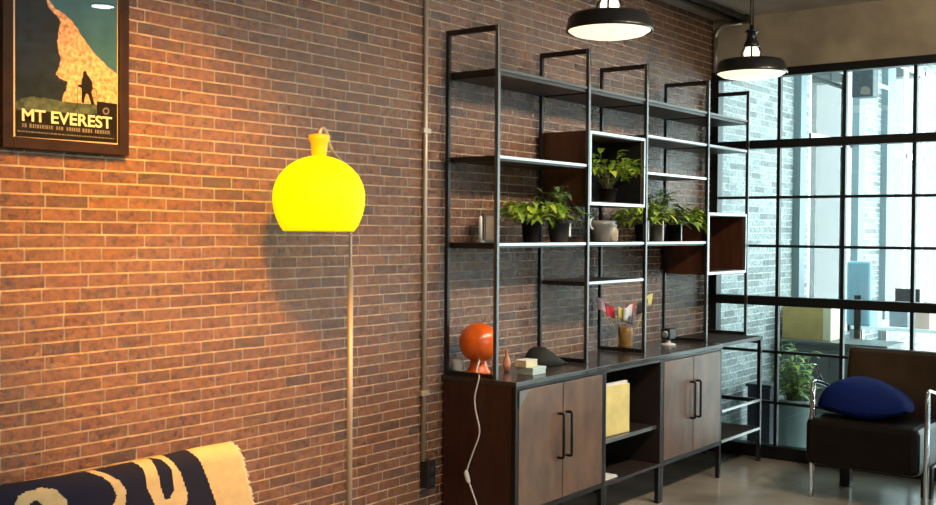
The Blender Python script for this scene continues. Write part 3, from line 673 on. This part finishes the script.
# blanket draped over the back: s runs along X, d down the front
YB, ZR, SL = 2.932, .742, .1
def inpoly(p, poly):
    x, y = p; c = False; n = len(poly)
    for i in range(n):
        x1, y1 = poly[i]; x2, y2 = poly[(i+1) % n]
        if (y1 > y) != (y2 > y) and x < (x2-x1)*(y-y1)/(y2-y1)+x1: c = not c
    return c
def drape(px, py):                                      # the sloping front of the blanket
    d = CF + CR*((px-468)/FPX) - CU*((py-252.5)/FPX)
    t = (YB-SL*ZR+SL*EYE)/(d.y-SL*d.z); return Vector((0, 0, EYE)) + d*t
def bl(pts): return [(q.x, q.z) for q in (drape(a, b) for a, b in pts)]
CREAM = [bl(p) for p in ([(193, 449), (200, 460), (208, 479), (217, 505), (230, 540), (330, 560), (300, 440), (238, 400), (190, 400)],
  [(139, 440), (139, 460), (145, 469), (146.5, 487), (152.4, 500), (158, 512), (184, 512), (188, 500), (187.6, 493), (181, 473), (173, 460), (169, 455), (165, 440)],
  [(84, 473), (93, 470.5), (107.7, 474.5), (120, 481), (126, 490), (125, 505), (118, 525), (104, 530), (108, 512), (114, 503), (116.7, 496), (112, 485), (105, 478), (93, 474)],
  [(13, 512), (15.7, 503), (19.5, 497), (30, 492), (45, 489), (57, 490), (60, 494), (67, 500), (69, 512), (60, 530), (25, 535)])]
HOLES = [bl(p) for p in ([(157.7, 461), (166, 461), (172.6, 470), (174, 490), (169.6, 499.5), (164.4, 499), (160.7, 487), (157.7, 469)], [(26, 507), (36, 500), (46, 507), (44, 520), (30, 522)])]
BX0 = .75; e0 = drape(238, 443); e1 = drape(253, 505); BX1 = e0.x; BSL = (e1.x-e0.x)/(e0.z-e1.z)
R0 = .052                                               # radius of the fold over the backrest
def bpath(L):
    if L < .2: return YB+2*R0, ZR-R0-(.2-L)
    L -= .2; a = L/R0
    if a < PI: return YB+R0+R0*math.cos(a), ZR-R0+R0*math.sin(a)
    q = L-PI*R0; return YB-SL*q*.995-.0, ZR-R0-q*.995
def bfn(u, v):
    x = BX0 + (BX1-BX0)*u; y, z = bpath(v*.86)
    if y < YB+.02: y -= .004*(1+math.sin(x*11+z*6))*min(1, max(0, (ZR-z)*6))
    z += .004*math.sin(x*8+1)*min(1, max(0, (z-ZR+.12)*12))
    x += max(0, ZR-z)*BSL*u**8 if y < YB+R0 else 0
    return (x, y, z)
def bmi(u, v):
    p = bfn(u, v); q = (p[0], p[2])
    if any(inpoly(q, h) for h in HOLES): return 0
    if any(inpoly(q, c) for c in CREAM): return 1
    return 0
BLN = mat('navy knit', (.006, .008, .034), .95, bump=.35, bscale=220)
BLC = mat('cream knit', (.66, .53, .3), .95, bump=.35, bscale=220, noise=.1, nscale=30)
t = thing('throw_blanket', (1.6, 2.95, .76), 'navy throw blanket with cream motifs and fringed end, draped over the sofa back', 'blanket')
MB().grid(bfn, 420, 200, bmi).build('cloth', [BLN, BLC], t, solid=.006)
fg = MB(); rnd = random.Random(9)
for k in range(60):
    v = .3+.34*k/60; p = Vector(bfn(1, v)); 
    q = p + Vector((rnd.uniform(.008, .018), rnd.uniform(-.004, .002), rnd.uniform(-.012, .002)))
    fg.tube([p, (p+q)/2+Vector((0, 0, .002)), q], [.0035, .003, .0015], 5)
fg.build('fringe', mat('white fringe', (.8, .74, .6), .9), t)

# ------------------------------------------------------------------ armchair
t = thing('armchair', (6.4, 1.87, 0), 'dark leather armchair with chrome tube arms standing by the glazing', 'chair')
MB().box(6.085, 6.72, 1.585, 2.205, .185, .452).build('seat', LEATHER, t, bevel=.035)
b = MB()
V = []
for (x, z) in ((6.60, .40), (6.70, .815), (6.79, .80), (6.73, .38)):
    V.append((x, z))
vv = [[b.bm.verts.new((x, y, z)) for x, z in V] for y in (1.56, 2.165)]
b.bm.faces.new(vv[0]); b.bm.faces.new(vv[1][::-1])
for k in range(4): b.bm.faces.new((vv[0][k], vv[0][(k+1) % 4], vv[1][(k+1) % 4], vv[1][k]))
b.build('backrest', mat('mottled brown leather', (.04, .022, .012), .32, noise=.5, nscale=4, bump=.12, bscale=120), t, bevel=.03)  # backrest leather browner and paler than the seat
for y in (2.175, 1.552):
    fr_ = smooth([(6.105, y, .0), (6.11, y, .3), (6.115, y, .56), (6.125, y, .63), (6.16, y, .652), (6.32, y, .62), (6.52, y, .56), (6.66, y, .51), (6.73, y, .44), (6.74, y, .25), (6.745, y, .0)], 6)
    MB().tube(fr_, .011, 10).build('arm_frame', CHROME, t)
    MB().tube([(6.15, y, .0), (6.15, y, .64)], .008, 8).build('brace', CHROME, t)
MB().tube(smooth([(6.30, 2.175, .622), (6.24, 2.18, .68), (6.20, 2.185, .735), (6.16, 2.19, .745)], 5), .007, 8).build('arm_curl', CHROME, t)
for y in (2.1, 1.64): MB().box(6.47, 6.52, y-.03, y+.03, 0, .195).build('leg', PLASTICB, t, bevel=.004)
# navy cushion
t = thing('navy_cushion', (6.33, 1.88, .453), 'crumpled navy blue cushion lying on the leather armchair seat', 'cushion')
def cus(u, v):
    th_ = 2*PI*u; ph = -PI/2+PI*v
    sg = lambda q, e: math.copysign(abs(q)**e, q)
    a, bb, cc = .19, .255, .165
    x = a*sg(math.cos(ph), .6)*sg(math.cos(th_), .7); y = bb*sg(math.cos(ph), .6)*sg(math.sin(th_), .8); z = cc*sg(math.sin(ph), .9)
    if z < 0: z *= .28
    z *= 1-.45*(abs(y-.05)/.3)**2.2
    z += (.012*math.sin(19*y+9*x) + .009*math.sin(29*x-14*y+1))*math.cos(ph)
    return (6.33+x+.2*z, 1.94+y, .5+z)
cb_ = MB().grid(cus, 48, 24); bmesh.ops.remove_doubles(cb_.bm, verts=cb_.bm.verts, dist=.0005)
zm = min(v.co.z for v in cb_.bm.verts)
for v in cb_.bm.verts: v.co.z += .4535-zm
cb_.build('cover', NAVY, t)
sm_ = [(Vector(cus(k/40, .5))+Vector((0, 0, .4535-zm))) for k in range(41)]
MB().tube(sm_, .003, 6, cap=False).build('piping', NAVY, t)

# ------------------------------------------------------------------ beyond the glass
t = thing('tall_planter', (7.33, 2.72, 0), 'grey-green planter with a leafy bush behind the glazing next to the armchair', 'plant')
MB().lathe((7.33, 2.73, 0), [(.10, 0), (.115, .01), (.135, .33), (.145, .335), (.145, .36), (.125, .36), (.12, .3)], 28, capt=False).build('pot', mat('grey green planter', (.12, .17, .16), .5), t)
MB().lathe((7.33, 2.73, .31), [(.002, .004), (.12, 0)], 20, capb=False, capt=False).build('soil', SOIL, t)
fm = MB(); smb = MB(); rnd = random.Random(31)
for k in range(42):
    a = rnd.uniform(0, 2*PI); r = rnd.uniform(.02, .17); h = rnd.uniform(.08, .42)
    b0 = Vector((7.33+rnd.uniform(-.05, .05), 2.73+rnd.uniform(-.05, .05), .31)); tp = Vector((7.33+r*.8*math.cos(a), 2.73+r*math.sin(a), .34+h))
    smb.tube([b0, b0.lerp(tp, .5)+Vector((0, 0, .03)), tp], [.004, .003, .0015], 5)
    for q in range(5):
        pt = b0.lerp(tp, rnd.uniform(.4, 1)); aa = rnd.uniform(0, 2*PI)
        leaf(fm.bm, pt, (math.cos(aa), math.sin(aa), rnd.uniform(.1, .9)), rnd.uniform(.07, .11), .028, .5, rnd.randrange(2))
fm.build('foliage', [LEAF2, mat('grey green leaf', (.16, .24, .1), .45, noise=.4, nscale=15)], t, fix=False)
smb.build('stem', STEM, t)
t = thing('dark_pillar_box', (7.5, 3.05, 0), 'dark grey bin standing against the pale brick beyond the glazing', 'bin')
MB().box(7.4, 7.58, 2.93, 3.1, 0, .40).build('body', mat('slate plastic', (.03, .032, .045), .4), t, bevel=.006)
MB().box(7.39, 7.59, 2.92, 3.11, .4005, .425).build('lid', MATS['slate plastic'], t, bevel=.004)
COUNT = mat('dark grey counter', (.07, .085, .085), .4, noise=.2, nscale=5)
t = thing('low_counter', (8.25, 2.75, 0), 'dark grey low counter beyond the glazing carrying the yellow board', 'counter')
MB().box(8.1, 8.5, 2.35, 3.15, 0, .66).build('body', COUNT, t, bevel=.004)
MB().box(8.08, 8.52, 2.33, 3.17, .661, .685).build('top', COUNT, t, bevel=.003)
for k, y in enumerate((2.55, 2.95)): MB().box(8.094, 8.1, y-.19, y+.19, .06, .62).build('door', mat('counter door', (.08, .1, .1), .35), t, bevel=.002)
a = at(782.5, 320, 0, 8.2); b2 = at(823, 320, 0, 8.2)
t = thing('yellow_crate', (8.25, 2.95, .686), 'ochre yellow box with a pale side standing on the dark counter', 'box')
MB().box(8.2, 8.42, b2.y, a.y, .686, .935).build('body', mat('ochre board', (.5, .36, .13), .6, noise=.12, nscale=10), t, bevel=.003)
MB().box(8.2, 8.42, b2.y-.06, b2.y-.0005, .686, .935).build('side', mat('pale cream board', (.75, .72, .5), .6), t, bevel=.002)
WD = mat('white desk laminate', (.75, .8, .8), .35)
t = thing('white_desk', (9.6, 2.1, 0), 'long white desk strewn with papers in the hall beyond the glazing', 'desk')
MB().box(9.2, 10.0, 1.2, 2.95, .70, .73).build('top', WD, t, bevel=.003)
for x, y in ((9.26, 1.26), (9.94, 1.26), (9.26, 2.89), (9.94, 2.89)): MB().box(x-.025, x+.025, y-.025, y+.025, 0, .699).build('leg', EDGE, t)
def monitor(x, y, z, w_, h_, label, m):
    t = thing('monitor', (x, y, z), label, 'monitor', 'monitors on the white desk')
    MB().lathe((x, y, z), [(.09, 0), (.09, .008), (.02, .012), (.018, .12)], 20).build('stand', PLASTICB, t)
    MB().box(x-.02, x+.015, y-w_/2, y+w_/2, z+.1, z+.1+h_).build('screen', m, t, bevel=.004)
monitor(9.66, 2.62, .731, .2, .2, 'small black monitor on the white desk, nearest the brick pillar', PLASTICB)
monitor(9.85, 2.25, .731, .34, .2, 'wide grey monitor in the middle of the white desk', mat('grey casing', (.3, .33, .35), .4))
monitor(9.66, 1.62, .731, .34, .2, 'dark wide monitor at the far end of the white desk', PLASTICB)
rnd = random.Random(5)
cols = [(.8, .82, .8), (.25, .3, .33), (.6, .45, .4), (.85, .85, .82), (.1, .12, .14), (.4, .5, .5), (.8, .8, .75), (.55, .6, .62)]
nms = ['white', 'slate', 'dusty pink', 'ivory', 'black', 'teal grey', 'cream', 'pale grey']
for k in range(8):
    x = 9.28+.1*(k % 2); y = 2.82-.2*k; w_ = rnd.uniform(.06, .1); h_ = rnd.uniform(.05, .2)
    t = thing('desk_box', (x, y, .731), 'small %s box among the clutter on the white desk' % nms[k], 'box', 'boxes on the white desk')
    mm = mat('desk box '+nms[k], cols[k], .6)
    MB().box(x-.06, x+.06, y-w_, y+w_*.6, .731, .731+h_).build('body', mm, t, bevel=.003)
    MB().box(x-.063, x+.063, y-w_-.003, y+w_*.6+.003, .7312+h_, .738+h_).build('lid', mm, t, bevel=.002)
t = thing('office_chair', (8.95, 2.7, 0), 'pale blue high-backed office chair beyond the glazing', 'chair')
PB = mat('pale blue fabric', (.25, .45, .58), .7)
a = at(847.5, 263, 0, 8.95); b2 = at(872, 263, 0, 8.95)
MB().box(8.92, 8.98, b2.y, a.y, .75, 1.275).build('backrest', PB, t, bevel=.02)
yc = (a.y+b2.y)/2
MB().box(8.93, 9.16, yc-.13, yc+.13, .42, .49).build('seat', PB, t, bevel=.02)
MB().box(8.905, 8.925, yc-.025, yc+.025, .43, 1.0).build('back_stem', PLASTICB, t)
MB().tube([(9.04, yc, .06), (9.04, yc, .42)], .025, 12).build('gas_lift', PLASTICB, t)
for k in range(5):
    an = 2*PI*k/5; MB().tube([(9.04, yc, .075), (9.04+.2*math.cos(an), yc+.2*math.sin(an), .05), (9.04+.21*math.cos(an), yc+.21*math.sin(an), .0)], .016, 8).build('leg', PLASTICB, t)
a = at(852, 72, 0, 9.0); b2 = at(873, 96, 0, 9.0)
t = thing('hanging_speaker', (9.07, (a.y+b2.y)/2, 2.6), 'dark speaker hanging from the hall ceiling behind the upper panes', 'speaker')
MB().box(9.0, 9.14, b2.y, a.y, b2.z, a.z+.05).build('cabinet', mat('dark speaker', (.03, .045, .055), .5), t, bevel=.006)
MB().tube([(9.07, (a.y+b2.y)/2, a.z+.05), (9.07, (a.y+b2.y)/2, 3.5)], .01, 8).build('bracket', DPIPE, t)
tag(MB().tube([(7.3, 3.06, 2.86), (10.5, 3.06, 2.86)], .02).tube([(7.8, 3.06, 2.87), (7.8, 3.06, 3.5)], .006).tube([(9.9, 3.06, 2.87), (9.9, 3.06, 3.5)], .006).build('hall_duct', mat('grey duct', (.35, .42, .44), .4, .5)), 'slim grey duct hung along the hall beyond the upper panes', 'duct')

# ------------------------------------------------------------------ light
wd_ = bpy.data.worlds.new('sky'); sc.world = wd_; wd_.use_nodes = True
bg = wd_.node_tree.nodes['Background']; bg.inputs[0].default_value = (.82, .97, 1.0, 1); bg.inputs[1].default_value = 6.8
def area(name, loc, rot, sx, sy, e, colr, portal=False):
    l = bpy.data.lights.new(name, 'AREA'); l.shape = 'RECTANGLE'; l.size = sx; l.size_y = sy; l.energy = e; l.color = colr
    o = bpy.data.objects.new(name, l); COL.objects.link(o); o.location = loc; o.rotation_euler = rot
    if portal: l.cycles.is_portal = True
    return o
# portals sit in the real window openings
area('portal_hall_near', (9.4, YW+.08, 1.93), (-PI/2, 0, 0), 1.1, 2.63, 0, (1, 1, 1), True)
area('portal_hall_far', (12.0, YW+.08, 1.93), (-PI/2, 0, 0), 1.95, 2.63, 0, (1, 1, 1), True)
area('portal_hall_end', (XB+.25, -.4, 1.7), (0, PI/2, 0), 3.24, 7.2, 0, (1, 1, 1), True)
area('portal_hall_side', (10.3, Y0-.2, 1.63), (PI/2, 0, 0), 4.6, 3.14, 0, (1, 1, 1), True)
area('portal_skylight', (10.1, -.35, 3.7), (0, 0, 0), 4.2, 5.7, 0, (1, 1, 1), True)
area('portal_room', (1.5, Y0-.2, 1.79), (PI/2, 0, 0), 7.8, 2.18, 0, (1, 1, 1), True)
def spot(name, loc, target, e, colr, ang, blend, size):
    l = bpy.data.lights.new(name, 'SPOT'); l.energy = e; l.color = colr; l.spot_size = ang; l.spot_blend = blend; l.shadow_soft_size = size
    o = bpy.data.objects.new(name, l); COL.objects.link(o); o.location = loc
    o.rotation_euler = (Vector(target)-Vector(loc)).to_track_quat('-Z', 'Y').to_euler(); return o
spot('amber_ceiling_spot', (1.75, 1.5, 2.88), (2.46, 3.2, 1.42), 850, (1.0, .40, .025), math.radians(48), 1.0, .15)
for k_, (x_, e_) in enumerate(((.9, 36), (1.7, 38), (2.5, 46), (3.3, 62), (4.1, 100), (4.9, 120), (5.7, 120))):  # unseen fill spots added to wash wall and shelves warm; no fittings
    spot('warm_wash_fill', (x_, .7, 2.88), (x_+.15, 3.2, 1.0), e_, (1.0, .74, .48) if x_ < 3.5 else (1.0, .84, .66), math.radians(95), 1.0, .08)
spot('band_fill_spot', (5.0, 1.2, 2.75), (7.0, 2.0, 2.8), 38, (1.0, .8, .55), math.radians(70), 1.0, .1)  # unseen fill added to brighten the concrete band over the glazing
